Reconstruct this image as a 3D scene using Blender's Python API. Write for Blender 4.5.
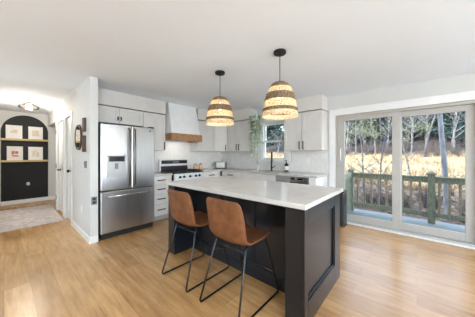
import bpy, bmesh, math, random
from mathutils import Vector, Matrix
for o in list(bpy.data.objects): bpy.data.objects.remove(o)
SC = bpy.context.scene
COL = SC.collection
PI = math.pi
rnd = random.Random(7)

# ------------------------------------------------------------------ camera
cd = bpy.data.cameras.new('camera')
cam = bpy.data.objects.new('camera', cd); COL.objects.link(cam)
cam.location = (0, 0, 1.302)
cam.rotation_euler = (PI/2, 0, math.radians(41.242))
cd.sensor_width = 36; cd.lens = 204.875/475*36
cd.shift_y = -4.07/475
cd.clip_start = .05; cd.clip_end = 300
SC.camera = cam
SC.view_settings.view_transform = 'Standard'
SC.view_settings.look = 'None'
SC.view_settings.exposure = 0.93
SC.view_settings.gamma = 1
SC.view_settings.use_curve_mapping = False

# ------------------------------------------------------------------ sky, sun, added lamps
w = bpy.data.worlds.new('sky'); SC.world = w; w.use_nodes = True
nt = w.node_tree
bg = nt.nodes['Background']
sky = nt.nodes.new('ShaderNodeTexSky')
sky.sky_type = 'NISHITA'; sky.sun_disc = False
sky.sun_elevation = math.radians(32); sky.sun_rotation = math.radians(212)
sky.air_density = 1.0; sky.dust_density = 1.2; sky.ozone_density = 1.0
hs = nt.nodes.new('ShaderNodeHueSaturation'); hs.inputs['Saturation'].default_value = .6
nt.links.new(sky.outputs[0], hs.inputs['Color']); nt.links.new(hs.outputs[0], bg.inputs[0]); bg.inputs[1].default_value = .8

def light(name, kind, loc, energy, col=(1, 1, 1), rot=None, size=None, sy=None, r=None):
    d = bpy.data.lights.new(name, kind); d.energy = energy; d.color = col
    if kind == 'AREA':
        d.shape = 'RECTANGLE'; d.size = size; d.size_y = sy
    if r is not None: d.shadow_soft_size = r
    o = bpy.data.objects.new(name, d); COL.objects.link(o); o.location = loc
    if rot: o.rotation_euler = rot
    return o
sd = Vector((.53, .85, -.66)).normalized()
sun = light('sun', 'SUN', (0, 0, 20), 2.2, (1, .96, .92)); sun.rotation_euler = sd.to_track_quat('-Z', 'Y').to_euler()
sun.data.angle = math.radians(.6)
# added lamps, not fixtures: uplights behind the camera, fill panels at right wall openings
SIDE_TINT = (.78, .9, 1); UP = (.66, .84, 1)
light('added_uplight', 'AREA', (-5.2, -2.3, 1.75), 68, UP, (PI, 0, 0), .6, .6)
light('added_uplight', 'AREA', (-.8, -2.0, 1.75), 36, UP, (PI, 0, 0), .6, .6)
light('added_side_fill', 'AREA', (3.1, -1.6, 1.2), 96, SIDE_TINT, (PI/2+.3, 0, PI/2), 2.0, 1.7)  # added area lamps imitating daylight from the right
light('added_side_fill', 'AREA', (3.1, 1.9, 1.2), 52, SIDE_TINT, (PI/2+.6, 0, PI/2), 2.0, 1.7)

# ------------------------------------------------------------------ helpers
def lin(c):
    return tuple((x/255/12.92 if x/255 <= .04045 else ((x/255+.055)/1.055)**2.4) for x in c)
def mat(name, rgb, rough=.5, metal=0, rgb2=None, scale=8, stretch=(1, 1, 1), bump=0, bscale=None, spec=.5, detail=4, coat=0):
    m = bpy.data.materials.new(name); m.use_nodes = True
    n = m.node_tree.nodes; L = m.node_tree.links
    b = n['Principled BSDF']
    b.inputs['Roughness'].default_value = rough; b.inputs['Metallic'].default_value = metal
    b.inputs['Specular IOR Level'].default_value = spec; b.inputs['Coat Weight'].default_value = coat
    b.inputs['Coat Roughness'].default_value = .25
    tc = n.new('ShaderNodeTexCoord'); mp = n.new('ShaderNodeMapping'); mp.inputs['Scale'].default_value = stretch
    L.new(tc.outputs['Object'], mp.inputs[0])
    nz = n.new('ShaderNodeTexNoise'); nz.inputs['Scale'].default_value = scale; nz.inputs['Detail'].default_value = detail
    L.new(mp.outputs[0], nz.inputs['Vector'])
    c1 = lin(rgb)+(1,); c2 = lin(rgb2 if rgb2 else tuple(max(0, x-5) for x in rgb))+(1,)
    rp = n.new('ShaderNodeValToRGB'); rp.color_ramp.elements[0].position = .35; rp.color_ramp.elements[1].position = .65
    rp.color_ramp.elements[0].color = c1; rp.color_ramp.elements[1].color = c2
    L.new(nz.outputs['Fac'], rp.inputs[0]); L.new(rp.outputs[0], b.inputs['Base Color'])
    if bump:
        nb = n.new('ShaderNodeTexNoise'); nb.inputs['Scale'].default_value = bscale or scale*4; nb.inputs['Detail'].default_value = 3
        L.new(mp.outputs[0], nb.inputs['Vector'])
        bp = n.new('ShaderNodeBump'); bp.inputs['Strength'].default_value = bump; bp.inputs['Distance'].default_value = .01
        L.new(nb.outputs['Fac'], bp.inputs['Height']); L.new(bp.outputs[0], b.inputs['Normal'])
    return m
def emis(name, rgb, s):
    m = bpy.data.materials.new(name); m.use_nodes = True
    b = m.node_tree.nodes['Principled BSDF']
    b.inputs['Base Color'].default_value = lin(rgb)+(1,)
    b.inputs['Emission Color'].default_value = lin(rgb)+(1,); b.inputs['Emission Strength'].default_value = s
    return m
def glass_mat(name, tint=(1, 1, 1), refl=.06, rough=0):
    m = bpy.data.materials.new(name); m.use_nodes = True
    n = m.node_tree.nodes; L = m.node_tree.links; n.clear()
    out = n.new('ShaderNodeOutputMaterial'); mx = n.new('ShaderNodeMixShader')
    t = n.new('ShaderNodeBsdfTransparent'); t.inputs[0].default_value = tint+(1,)
    g = n.new('ShaderNodeBsdfGlossy'); g.inputs['Roughness'].default_value = rough
    fr = n.new('ShaderNodeLayerWeight'); fr.inputs[0].default_value = refl
    L.new(fr.outputs['Fresnel'], mx.inputs[0]); L.new(t.outputs[0], mx.inputs[1]); L.new(g.outputs[0], mx.inputs[2])
    L.new(mx.outputs[0], out.inputs[0])
    return m
def translucent(name, rgb, rgb2, fac, scale=60):
    m = bpy.data.materials.new(name); m.use_nodes = True
    n = m.node_tree.nodes; L = m.node_tree.links; n.clear()
    out = n.new('ShaderNodeOutputMaterial'); mx = n.new('ShaderNodeMixShader'); mx.inputs[0].default_value = fac
    tc = n.new('ShaderNodeTexCoord')
    mp = n.new('ShaderNodeMapping'); mp.inputs['Scale'].default_value = (1, 1, .5)
    wv = n.new('ShaderNodeTexNoise'); wv.inputs['Scale'].default_value = scale; wv.inputs['Detail'].default_value = 3
    L.new(tc.outputs['Object'], mp.inputs[0]); L.new(mp.outputs[0], wv.inputs['Vector'])
    rp = n.new('ShaderNodeValToRGB'); rp.color_ramp.elements[0].position = .35; rp.color_ramp.elements[1].position = .65
    rp.color_ramp.elements[0].color = lin(rgb)+(1,); rp.color_ramp.elements[1].color = lin(rgb2)+(1,)
    L.new(wv.outputs['Fac'], rp.inputs[0])
    d = n.new('ShaderNodeBsdfDiffuse'); t = n.new('ShaderNodeBsdfTranslucent')
    bp = n.new('ShaderNodeBump'); bp.inputs['Strength'].default_value = .5; bp.inputs['Distance'].default_value = .01
    L.new(wv.outputs['Fac'], bp.inputs['Height']); L.new(bp.outputs[0], d.inputs['Normal'])
    L.new(rp.outputs[0], d.inputs[0]); L.new(rp.outputs[0], t.inputs[0])
    L.new(d.outputs[0], mx.inputs[1]); L.new(t.outputs[0], mx.inputs[2]); L.new(mx.outputs[0], out.inputs[0])
    return m

class MB:
    def __init__(s, org=(0, 0, 0)):
        s.bm = bmesh.new(); s.org = Vector(org)
    def box(s, x0, x1, y0, y1, z0, z1):
        v = [s.bm.verts.new((x, y, z)) for z in (z0, z1) for y in (y0, y1) for x in (x0, x1)]
        for f in ((0, 2, 3, 1), (4, 5, 7, 6), (0, 1, 5, 4), (2, 6, 7, 3), (0, 4, 6, 2), (1, 3, 7, 5)):
            s.bm.faces.new([v[i] for i in f])
        return s
    def hexa(s, lo, hi):                       # two quads (same winding) joined
        a = [s.bm.verts.new(p) for p in lo]; b = [s.bm.verts.new(p) for p in hi]
        n = len(a)
        s.bm.faces.new(a[::-1]); s.bm.faces.new(b)
        for i in range(n): s.bm.faces.new((a[i], a[(i+1) % n], b[(i+1) % n], b[i]))
        return s
    def prism(s, poly, axis, a, b):            # poly in the two other axes
        def P(p, t):
            return {'x': (t, p[0], p[1]), 'y': (p[0], t, p[1]), 'z': (p[0], p[1], t)}[axis]
        return s.hexa([P(p, a) for p in poly], [P(p, b) for p in poly])
    def tube(s, pts, r, n=8, cap=True):
        pts = [Vector(p) for p in pts]
        rs = r if isinstance(r, (list, tuple)) else [r]*len(pts)
        rings = []; up = None
        for i, p in enumerate(pts):
            t = (pts[min(i+1, len(pts)-1)]-pts[max(i-1, 0)]).normalized()
            if up is None:
                up = Vector((0, 0, 1)) if abs(t.z) < .9 else Vector((1, 0, 0))
            u = t.cross(up)
            if u.length < 1e-5: u = t.cross(Vector((1, .3, 0)))
            u.normalize(); v = u.cross(t).normalized(); up = v
            rings.append([s.bm.verts.new(p+rs[i]*(math.cos(2*PI*k/n)*u+math.sin(2*PI*k/n)*v)) for k in range(n)])
        for a, b in zip(rings, rings[1:]):
            for k in range(n): s.bm.faces.new((a[k], b[k], b[(k+1) % n], a[(k+1) % n]))
        if cap:
            s.bm.faces.new(rings[0]); s.bm.faces.new(rings[-1][::-1])
        return s
    def lathe(s, prof, c=(0, 0, 0), n=24, axis='z', cap=True):
        rings = []
        for r, h in prof:
            ring = []
            for k in range(n):
                a, b = r*math.cos(2*PI*k/n), r*math.sin(2*PI*k/n)
                q = {'z': (a, b, h), 'y': (a, -h, b), 'x': (h, a, b)}[axis]
                ring.append(s.bm.verts.new((c[0]+q[0], c[1]+q[1], c[2]+q[2])))
            rings.append(ring)
        for a, b in zip(rings, rings[1:]):
            for k in range(n): s.bm.faces.new((a[k], a[(k+1) % n], b[(k+1) % n], b[k]))
        if cap:
            s.bm.faces.new(rings[0][::-1]); s.bm.faces.new(rings[-1])
        return s
    def quad(s, *p):
        s.bm.faces.new([s.bm.verts.new(q) for q in p]); return s
    def build(s, name, m, parent=None, bevel=0, smooth=False, solid=0, subsurf=0):
        if s.org.length: bmesh.ops.translate(s.bm, verts=s.bm.verts, vec=-s.org)
        bmesh.ops.recalc_face_normals(s.bm, faces=s.bm.faces)
        me = bpy.data.meshes.new(name); s.bm.to_mesh(me); s.bm.free()
        me.materials.append(m)
        if smooth:
            for p in me.polygons: p.use_smooth = True
        o = bpy.data.objects.new(name, me); COL.objects.link(o)
        if parent: o.parent = parent
        elif s.org.length: o.location = s.org
        if solid:
            k = o.modifiers.new('solid', 'SOLIDIFY'); k.thickness = solid; k.offset = 0
        if subsurf:
            k = o.modifiers.new('sub', 'SUBSURF'); k.levels = subsurf; k.render_levels = subsurf
        if bevel:
            k = o.modifiers.new('bevel', 'BEVEL'); k.width = bevel; k.segments = 2; k.limit_method = 'ANGLE'; k.angle_limit = math.radians(40)
        return o
def tag(o, label=None, cat=None, group=None, kind=None):
    if label: o['label'] = label
    if cat: o['category'] = cat
    if group: o['group'] = group
    if kind: o['kind'] = kind
    return o
def thing(name, loc, label=None, cat=None, group=None, rz=0, kind=None):
    o = bpy.data.objects.new(name, None); COL.objects.link(o); o.empty_display_size = .1
    o.location = loc; o.rotation_euler = (0, 0, rz)
    return tag(o, label, cat, group, kind)
def struct(mb, name, m, **k):
    return tag(mb.build(name, m, **k), kind='structure')
def copy_tree(o, parent=None):
    c = o.copy(); COL.objects.link(c)
    if parent: c.parent = parent
    for ch in list(o.children): copy_tree(ch, c)
    return c

# ------------------------------------------------------------------ materials
M = {}
M['wall'] = mat('wall_paint', (212, 211, 207), .65, rgb2=(211, 210, 206))
M['ceil'] = mat('ceiling_paint', (240, 246, 253), .8, rgb2=(239, 245, 252))
M['trim'] = mat('trim_paint', (240, 239, 237), .35)
M['vinyl'] = mat('vinyl_frame', (186, 182, 176), .4)
M['cab'] = mat('cabinet_paint', (221, 216, 210), .45)
M['lowcab'] = mat('lower_cabinet_paint', (234, 231, 227), .45)
M['plinth'] = mat('plinth_paint', (190, 186, 180), .5)
M['black'] = mat('black_metal', (58, 58, 60), .25, .8)
M['matte'] = mat('matte_black', (26, 26, 27), .55)
M['alcove'] = mat('black_wall_paint', (24, 24, 26), .65)
M['oak'] = mat('light_oak', (216, 190, 134), .5, rgb2=(196, 166, 108), scale=3, stretch=(12, 1, 12))
M['beam'] = mat('rustic_wood', (186, 140, 96), .6, rgb2=(140, 98, 62), scale=3, stretch=(14, 1.6, 14), bump=.2)
M['walnut'] = mat('walnut', (92, 62, 36), .5, rgb2=(62, 40, 22), scale=9)
M['island'] = mat('charcoal_paint', (18, 23, 29), .3, rgb2=(15, 20, 26), scale=3, coat=.4, spec=.35)
M['quartz'] = mat('pale_quartz', (210, 205, 199), .13, rgb2=(202, 197, 191), scale=9, detail=8)
M['slabedge'] = M['quartz']
M['steel'] = mat('stainless', (196, 196, 198), .3, 1, rgb2=(180, 180, 182), scale=3, stretch=(60, 60, 1))
M['lightsteel'] = mat('satin_steel', (218, 218, 218), .4, .35)
M['dsteel'] = mat('dark_steel', (120, 120, 122), .35, 1)
M['chrome'] = mat('polished_metal', (205, 203, 200), .18, 1)
M['white'] = mat('white_plastic', (240, 240, 238), .35)
M['grey'] = mat('grey_plastic', (120, 120, 122), .45)
M['screen'] = mat('dark_screen', (16, 17, 18), .15)
M['leather'] = mat('tan_leather', (126, 80, 46), .5, rgb2=(100, 58, 30), scale=14, bump=.15, bscale=160, detail=6)
M['leatherdark'] = mat('leather_piping', (120, 70, 36), .55)
M['copper'] = mat('copper_glaze', (226, 186, 152), .3, .2, rgb2=(206, 158, 120), scale=20)
M['mirror'] = mat('mirror_glass', (235, 235, 235), .03, 1)
M['paper'] = mat('paper', (243, 240, 235), .6)
M['beige'] = mat('beige_print', (214, 198, 172), .6, rgb2=(232, 222, 204), scale=22)
M['red'] = mat('red_print', (188, 62, 58), .6, rgb2=(222, 150, 140), scale=30)
M['leaf'] = mat('pale_leaf', (164, 184, 136), .5, rgb2=(238, 241, 228), scale=18)
M['stem'] = mat('green_stem', (110, 125, 80), .6)
M['amber'] = mat('amber_bottle', (34, 26, 22), .2)
M['ceramic'] = mat('white_ceramic', (232, 232, 230), .25)
M['bin'] = mat('bin_plastic', (40, 42, 44), .4)
M['glass'] = glass_mat('window_glass', (.97, .985, .98), .08)
M['shadeglass'] = glass_mat('lamp_glass', (1, .96, .9), .25, .1)
M['bulb'] = emis('bulb_glow', (255, 232, 196), 6)
M['hallbulb'] = emis('hall_bulb_glow', (255, 240, 220), 16)
M['seagrass'] = translucent('seagrass_weave', (166, 146, 120), (116, 96, 74), .16, 75)
M['rattan'] = translucent('pale_open_weave', (246, 236, 214), (214, 194, 158), .42, 75)
M['deck'] = mat('deck_boards', (142, 150, 148), .7, rgb2=(122, 130, 129), scale=4, stretch=(1, 12, 1), bump=.2)
M['rail'] = mat('weathered_green_wood', (138, 140, 120), .75, rgb2=(98, 106, 90), scale=12, stretch=(4, 4, 1), bump=.3)
M['baluster'] = mat('weathered_baluster_wood', (158, 148, 126), .8, rgb2=(118, 112, 94), scale=12, stretch=(4, 4, 1), bump=.3)
M['barkpale'] = mat('pale_bark', (150, 152, 158), .85, rgb2=(112, 116, 124), scale=14, stretch=(1, 1, .3), bump=.4)
M['bark'] = mat('grey_bark', (112, 114, 118), .9, rgb2=(64, 66, 70), scale=14, stretch=(1, 1, .3), bump=.4)
M['twig'] = mat('brown_twig', (92, 84, 82), .9, rgb2=(58, 54, 56), scale=10)
M['pine'] = mat('evergreen_needles', (32, 58, 62), .8, rgb2=(64, 88, 82), scale=1.2)
M['olive'] = mat('olive_leaves', (84, 96, 66), .8, rgb2=(116, 118, 84), scale=1.5)
M['straw'] = mat('dry_grass', (158, 142, 114), .9, rgb2=(118, 100, 78), scale=.8)
M['deadleaf'] = mat('dead_leaves', (120, 92, 70), .9, rgb2=(76, 66, 62), scale=3)

def floor_material():
    m = bpy.data.materials.new('oak_plank_floor'); m.use_nodes = True
    n = m.node_tree.nodes; L = m.node_tree.links; b = n['Principled BSDF']
    tc = n.new('ShaderNodeTexCoord')
    br = n.new('ShaderNodeTexBrick')
    br.offset = .37; br.offset_frequency = 2
    for k, v in (('Scale', 1), ('Mortar Size', .0012), ('Mortar Smooth', .2), ('Bias', 0), ('Brick Width', 1.25), ('Row Height', .18)):
        br.inputs[k].default_value = v
    br.inputs['Color1'].default_value = lin((216, 170, 114))+(1,)
    br.inputs['Color2'].default_value = lin((188, 142, 90))+(1,)
    br.inputs['Mortar'].default_value = lin((150, 112, 76))+(1,)
    L.new(tc.outputs['Object'], br.inputs[0])
    mp = n.new('ShaderNodeMapping'); mp.inputs['Scale'].default_value = (1.1, 9, 1); L.new(tc.outputs['Object'], mp.inputs[0])
    nz = n.new('ShaderNodeTexNoise'); nz.inputs['Scale'].default_value = 2.2; nz.inputs['Detail'].default_value = 7; nz.inputs['Roughness'].default_value = .65
    L.new(mp.outputs[0], nz.inputs['Vector'])
    rp = n.new('ShaderNodeValToRGB'); rp.color_ramp.elements[0].position = .3; rp.color_ramp.elements[1].position = .72
    rp.color_ramp.elements[0].color = (.58, .52, .46, 1); rp.color_ramp.elements[1].color = (1.08, 1.06, 1.04, 1)
    L.new(nz.outputs['Fac'], rp.inputs[0])
    mx = n.new('ShaderNodeMix'); mx.data_type = 'RGBA'; mx.blend_type = 'MULTIPLY'; mx.inputs['Factor'].default_value = .95
    L.new(br.outputs['Color'], mx.inputs['A']); L.new(rp.outputs[0], mx.inputs['B'])
    kn = n.new('ShaderNodeTexVoronoi'); kn.inputs['Scale'].default_value = 1.9
    mk = n.new('ShaderNodeMapping'); mk.inputs['Scale'].default_value = (.8, 1.6, 1); L.new(tc.outputs['Object'], mk.inputs[0]); L.new(mk.outputs[0], kn.inputs['Vector'])
    rk = n.new('ShaderNodeValToRGB'); rk.color_ramp.elements[0].position = .02; rk.color_ramp.elements[1].position = .06
    rk.color_ramp.elements[0].color = (.62, .52, .44, 1); rk.color_ramp.elements[1].color = (1, 1, 1, 1)
    L.new(kn.outputs['Distance'], rk.inputs[0])
    m2 = n.new('ShaderNodeMix'); m2.data_type = 'RGBA'; m2.blend_type = 'MULTIPLY'; m2.inputs['Factor'].default_value = .8
    L.new(mx.outputs['Result'], m2.inputs['A']); L.new(rk.outputs[0], m2.inputs['B'])
    L.new(m2.outputs['Result'], b.inputs['Base Color'])
    b.inputs['Roughness'].default_value = .27; b.inputs['Specular IOR Level'].default_value = .62
    bp = n.new('ShaderNodeBump'); bp.inputs['Strength'].default_value = .12; bp.inputs['Distance'].default_value = .004
    L.new(nz.outputs['Fac'], bp.inputs['Height']); L.new(bp.outputs[0], b.inputs['Normal'])
    return m
def tile_material():
    m = bpy.data.materials.new('white_herringbone_tile'); m.use_nodes = True
    n = m.node_tree.nodes; L = m.node_tree.links; b = n['Principled BSDF']
    tc = n.new('ShaderNodeTexCoord'); sp = n.new('ShaderNodeSeparateXYZ'); L.new(tc.outputs['Object'], sp.inputs[0])
    ad = n.new('ShaderNodeMath'); ad.operation = 'ADD'; L.new(sp.outputs[0], ad.inputs[0]); L.new(sp.outputs[1], ad.inputs[1])
    # chevron bands: |frac(x / .2) - .5| tilts each row
    dv = n.new('ShaderNodeMath'); dv.operation = 'DIVIDE'; dv.inputs[1].default_value = .2; L.new(ad.outputs[0], dv.inputs[0])
    pp = n.new('ShaderNodeMath'); pp.operation = 'PINGPONG'; pp.inputs[1].default_value = .5; L.new(dv.outputs[0], pp.inputs[0])
    ml = n.new('ShaderNodeMath'); ml.operation = 'MULTIPLY'; ml.inputs[1].default_value = .2; L.new(pp.outputs[0], ml.inputs[0])
    az = n.new('ShaderNodeMath'); az.operation = 'ADD'; L.new(sp.outputs[2], az.inputs[0]); L.new(ml.outputs[0], az.inputs[1])
    cb = n.new('ShaderNodeCombineXYZ'); L.new(ad.outputs[0], cb.inputs[0]); L.new(az.outputs[0], cb.inputs[1])
    br = n.new('ShaderNodeTexBrick'); br.offset = 0
    for k, v in (('Scale', 1), ('Mortar Size', .003), ('Brick Width', .1), ('Row Height', .062)): br.inputs[k].default_value = v
    br.inputs['Color1'].default_value = lin((238, 234, 229))+(1,); br.inputs['Color2'].default_value = lin((230, 226, 221))+(1,)
    br.inputs['Mortar'].default_value = lin((222, 220, 217))+(1,)
    L.new(cb.outputs[0], br.inputs[0]); L.new(br.outputs['Color'], b.inputs['Base Color'])
    b.inputs['Roughness'].default_value = .45; b.inputs['Specular IOR Level'].default_value = .3
    return m
def rug_material():
    m = bpy.data.materials.new('faded_rug'); m.use_nodes = True
    n = m.node_tree.nodes; L = m.node_tree.links; b = n['Principled BSDF']
    tc = n.new('ShaderNodeTexCoord')
    n1 = n.new('ShaderNodeTexNoise'); n1.inputs['Scale'].default_value = 5; n1.inputs['Detail'].default_value = 8; n1.inputs['Roughness'].default_value = .7; n1.inputs['Distortion'].default_value = 1.5
    L.new(tc.outputs['Object'], n1.inputs['Vector'])
    rp = n.new('ShaderNodeValToRGB'); e = rp.color_ramp.elements
    e[0].position = .3; e[0].color = lin((168, 154, 146))+(1,); e[1].position = .66; e[1].color = lin((226, 218, 216))+(1,)
    L.new(n1.outputs['Fac'], rp.inputs[0]); L.new(rp.outputs[0], b.inputs['Base Color']); b.inputs['Roughness'].default_value = .95
    return m
def ground_material():
    m = bpy.data.materials.new('field_ground'); m.use_nodes = True
    n = m.node_tree.nodes; L = m.node_tree.links; b = n['Principled BSDF']
    tc = n.new('ShaderNodeTexCoord'); sp = n.new('ShaderNodeSeparateXYZ'); L.new(tc.outputs['Object'], sp.inputs[0])
    n1 = n.new('ShaderNodeTexNoise'); n1.inputs['Scale'].default_value = .7; n1.inputs['Detail'].default_value = 10; n1.inputs['Roughness'].default_value = .7
    L.new(tc.outputs['Object'], n1.inputs['Vector'])
    rg = n.new('ShaderNodeValToRGB'); e = rg.color_ramp.elements
    e[0].position = .35; e[0].color = lin((128, 108, 80))+(1,); e[1].position = .6; e[1].color = lin((166, 150, 120))+(1,)
    L.new(n1.outputs['Fac'], rg.inputs[0])
    n2 = n.new('ShaderNodeTexNoise'); n2.inputs['Scale'].default_value = 6; n2.inputs['Detail'].default_value = 8
    L.new(tc.outputs['Object'], n2.inputs['Vector'])
    rl = n.new('ShaderNodeValToRGB'); e = rl.color_ramp.elements
    e[0].position = .4; e[0].color = lin((66, 58, 54))+(1,); e[1].position = .62; e[1].color = lin((136, 112, 94))+(1,)
    L.new(n2.outputs['Fac'], rl.inputs[0])
    mr = n.new('ShaderNodeMapRange'); mr.inputs['From Min'].default_value = 10.5; mr.inputs['From Max'].default_value = 14.5
    ns = n.new('ShaderNodeMath'); ns.operation = 'MULTIPLY_ADD'; ns.inputs[1].default_value = 5; ns.inputs[2].default_value = -2.5
    L.new(n1.outputs['Fac'], ns.inputs[0])
    ad = n.new('ShaderNodeMath'); ad.operation = 'ADD'; L.new(sp.outputs[1], ad.inputs[0]); L.new(ns.outputs[0], ad.inputs[1])
    L.new(ad.outputs[0], mr.inputs[0])
    mx = n.new('ShaderNodeMix'); mx.data_type = 'RGBA'; L.new(mr.outputs[0], mx.inputs['Factor'])
    L.new(rl.outputs[0], mx.inputs['A']); L.new(rg.outputs[0], mx.inputs['B'])
    # woodland floor beyond the field
    mr2 = n.new('ShaderNodeMapRange'); mr2.inputs['From Min'].default_value = 27; mr2.inputs['From Max'].default_value = 30; L.new(ad.outputs[0], mr2.inputs[0])
    m3 = n.new('ShaderNodeMix'); m3.data_type = 'RGBA'; L.new(mr2.outputs[0], m3.inputs['Factor'])
    rw = n.new('ShaderNodeValToRGB'); e = rw.color_ramp.elements
    e[0].position = .4; e[0].color = lin((46, 46, 48))+(1,); e[1].position = .65; e[1].color = lin((92, 82, 76))+(1,)
    L.new(n2.outputs['Fac'], rw.inputs[0])
    L.new(mx.outputs['Result'], m3.inputs['A']); L.new(rw.outputs[0], m3.inputs['B'])
    L.new(m3.outputs['Result'], b.inputs['Base Color']); b.inputs['Roughness'].default_value = .95
    return m
M['floor'] = floor_material(); M['tile'] = tile_material(); M['rug'] = rug_material(); M['ground'] = ground_material()

# ------------------------------------------------------------------ room shell
XW, YS, XA, PF = -4.41, 4.293, -7.93, .827     # range wall, window wall, alcove wall, hall face of partition
CZ = 2.44
struct(MB().box(XA-.1, 3.2, -3.6, YS+.14, -.1, 0), 'floor', M['floor'])
struct(MB().box(XA-.1, 3.3, -3.75, YS+.14, CZ, CZ+.25), 'ceiling', M['ceil'])
struct(MB().box(XA-.4, 3.6, -8.0, YS+.3, CZ+.26, 5.6), 'sun_block_roof', M['plinth'])  # added unseen block, sized to shade deck and yard and keep sun out
# window wall with the slider opening and the sink window opening
WX0, WX1, WZ0, WZ1 = -2.94, -2.28, 1.15, 2.10
SX0, SX1, SZ1 = -1.205, .66, 2.06
b = MB()
b.box(XA-.1, WX0, YS, YS+.14, 0, CZ).box(WX0, WX1, YS, YS+.14, 0, WZ0).box(WX0, WX1, YS, YS+.14, WZ1, CZ)
b.box(WX1, SX0, YS, YS+.14, 0, CZ).box(SX0, SX1, YS, YS+.14, SZ1, CZ).box(SX1, 3.2, YS, YS+.14, 0, CZ)
struct(b, 'wall_back', M['wall'])
struct(MB().box(XW-.1, XW, PF+.101, YS-.001, 0, CZ-.001), 'wall_range', M['wall'])
# partition beside the fridge, with the two hall doorways
D1 = (-5.36, -4.80); D2 = (-6.30, -5.58); DZ = 2.04
b = MB()
b.box(D1[1], -3.58, PF, PF+.1, 0, CZ-.001)
b.box(D2[1], D1[0], PF, PF+.1, 0, CZ-.001)
b.box(-6.42, D2[0], PF, PF+.1, 0, CZ-.001)
for d in (D1, D2): b.box(d[0], d[1], PF, PF+.1, DZ, CZ-.001)
b.box(XA, -6.42, PF, PF+.1, 2.1, CZ-.001)
struct(b, 'wall_partition', M['wall'])
struct(MB().box(XA-.1, XA, -3.6, YS-.001, 0, CZ-.001), 'wall_left', M['wall'])
struct(MB().box(XA+.001, -4.7, -.24, -.14, 0, CZ-.001), 'wall_hall', M['wall'])
# rear and right walls, the right one with unseen openings added to let light in
z0, z1 = .5, 2.2
b = MB().box(XA-.1, 3.3, -3.7, -3.6, 0, CZ-.001)
struct(b, 'wall_rear', M['wall'])
b = MB(); ops = [(-2.6, -.6), (.9, 2.9)]; y = -3.6
for a, c in ops: b.box(3.2, 3.3, y, a, 0, CZ-.001); b.box(3.2, 3.3, a, c, 0, z0); b.box(3.2, 3.3, a, c, z1, CZ-.001); y = c
b.box(3.2, 3.3, y, YS+.14, 0, CZ-.001)
struct(b, 'wall_right', M['wall'])
# baseboards
b = MB().box(D1[1]+.07, -3.58, PF-.014, PF-.001, 0, .1).box(-3.579, -3.566, PF-.014, PF+.1, 0, .1)
struct(b, 'baseboard_partition', M['trim'], bevel=.003)
struct(MB().box(D2[1]+.07, D1[0]-.07, PF-.014, PF-.001, 0, .1), 'baseboard_hall', M['trim'])
struct(MB().box(XA+.001, XA+.016, -.13, 1.5, 0, .1), 'baseboard_left', M['trim'])
struct(MB().box(.79, 3.19, YS-.015, YS-.001, 0, .1), 'baseboard_back', M['trim'])
# backsplash tiles
b = MB().box(-2.13, -1.25, YS-.009, YS-.001, .916, 1.384).box(XW+.01, -3.09, YS-.009, YS-.001, .916, 1.384).box(-3.09, -2.13, YS-.009, YS-.001, .916, WZ0-.04)
b.box(XW+.001, XW+.009, 1.82, YS-.001, .916, 1.384).box(XW+.001, XW+.009, 2.31, 3.15, 1.384, 1.62)
struct(b, 'trim_backsplash', M['tile'])
# soffits above the wall cabinets
UF = -4.082; UY = 3.963; CT = 2.165           # front planes of the uppers, their top
b = MB().box(XW+.001, UF, .93, 2.305, CT+.004, CZ-.001)
struct(b, 'trim_1', M['cab'])
b = MB().prism([(XW+.001, 3.165), (UF, 3.165), (UF, 3.725), (-3.844, UY), (-3.07, UY), (-3.07, YS-.001), (XW+.001, YS-.001)], 'z', CT+.004, CZ-.001)
struct(b, 'trim_2', M['cab'])
struct(MB().box(-2.148, -1.351, UY, YS-.001, CT+.004, CZ-.001), 'trim_3', M['cab'])
# slider casing and header band
b = MB()
b.box(-1.315, SX0, YS-.02, YS-.001, 0, SZ1+.125).box(SX1, SX1+.11, YS-.02, YS-.001, 0, SZ1+.125).box(SX0, SX1, YS-.02, YS-.001, SZ1, SZ1+.125)
struct(b, 'trim_4', M['trim'], bevel=.004)
# hall door casings
b = MB()
for d in (D1, D2):
    b.box(d[0]-.06, d[0], PF-.016, PF-.001, 0, DZ+.06).box(d[1], d[1]+.06, PF-.016, PF-.001, 0, DZ+.06).box(d[0], d[1], PF-.016, PF-.001, DZ, DZ+.06)
b.box(-6.43, -6.421, PF-.016, PF+.11, 0, 2.1)
struct(b, 'trim_5', M['trim'])

# ------------------------------------------------------------------ sliding glass door
door = thing('door_1', (SX0, YS+.07, 0), kind='structure', label='white framed sliding glass patio door looking onto the deck'); O = (SX0, YS+.07, 0)
b = MB(O)
b.box(SX0+.002, SX0+.03, YS+.01, YS+.13, .03, SZ1-.002).box(SX1-.03, SX1-.002, YS+.01, YS+.13, .03, SZ1-.002)
b.box(SX0+.03, SX1-.03, YS+.01, YS+.13, SZ1-.045, SZ1-.002).box(SX0+.002, SX1-.002, YS+.0, YS+.13, .001, .05)
b.build('door_frame', M['vinyl'], door, bevel=.003)
MB(O).box(SX0-.02, SX1+.02, YS-.055, YS-.0, .001, .024).build('sill_track', M['trim'], door, bevel=.003)
def panel(x0, x1, y0, y1, gl, gr, gz0, gz1):
    b = MB(O); z0, z1 = .051, SZ1-.046
    b.box(x0, gl, y0, y1, z0, z1).box(gr, x1, y0, y1, z0, z1).box(gl, gr, y0, y1, z0, gz0).box(gl, gr, y0, y1, gz1, z1)
    f = b.build('door_panel', M['vinyl'], door, bevel=.004)
    p = MB(O).box(gl, gr, (y0+y1)/2-.003, (y0+y1)/2+.003, gz0, gz1).build('glass_pane', M['glass'], f)
    return f
f1 = panel(SX0+.031, -.207, YS+.02, YS+.06, -1.044, -.317, .165, 1.945)
panel(-.30, SX1-.031, YS+.066, YS+.106, -.19, .522, .165, 1.925)
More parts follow.
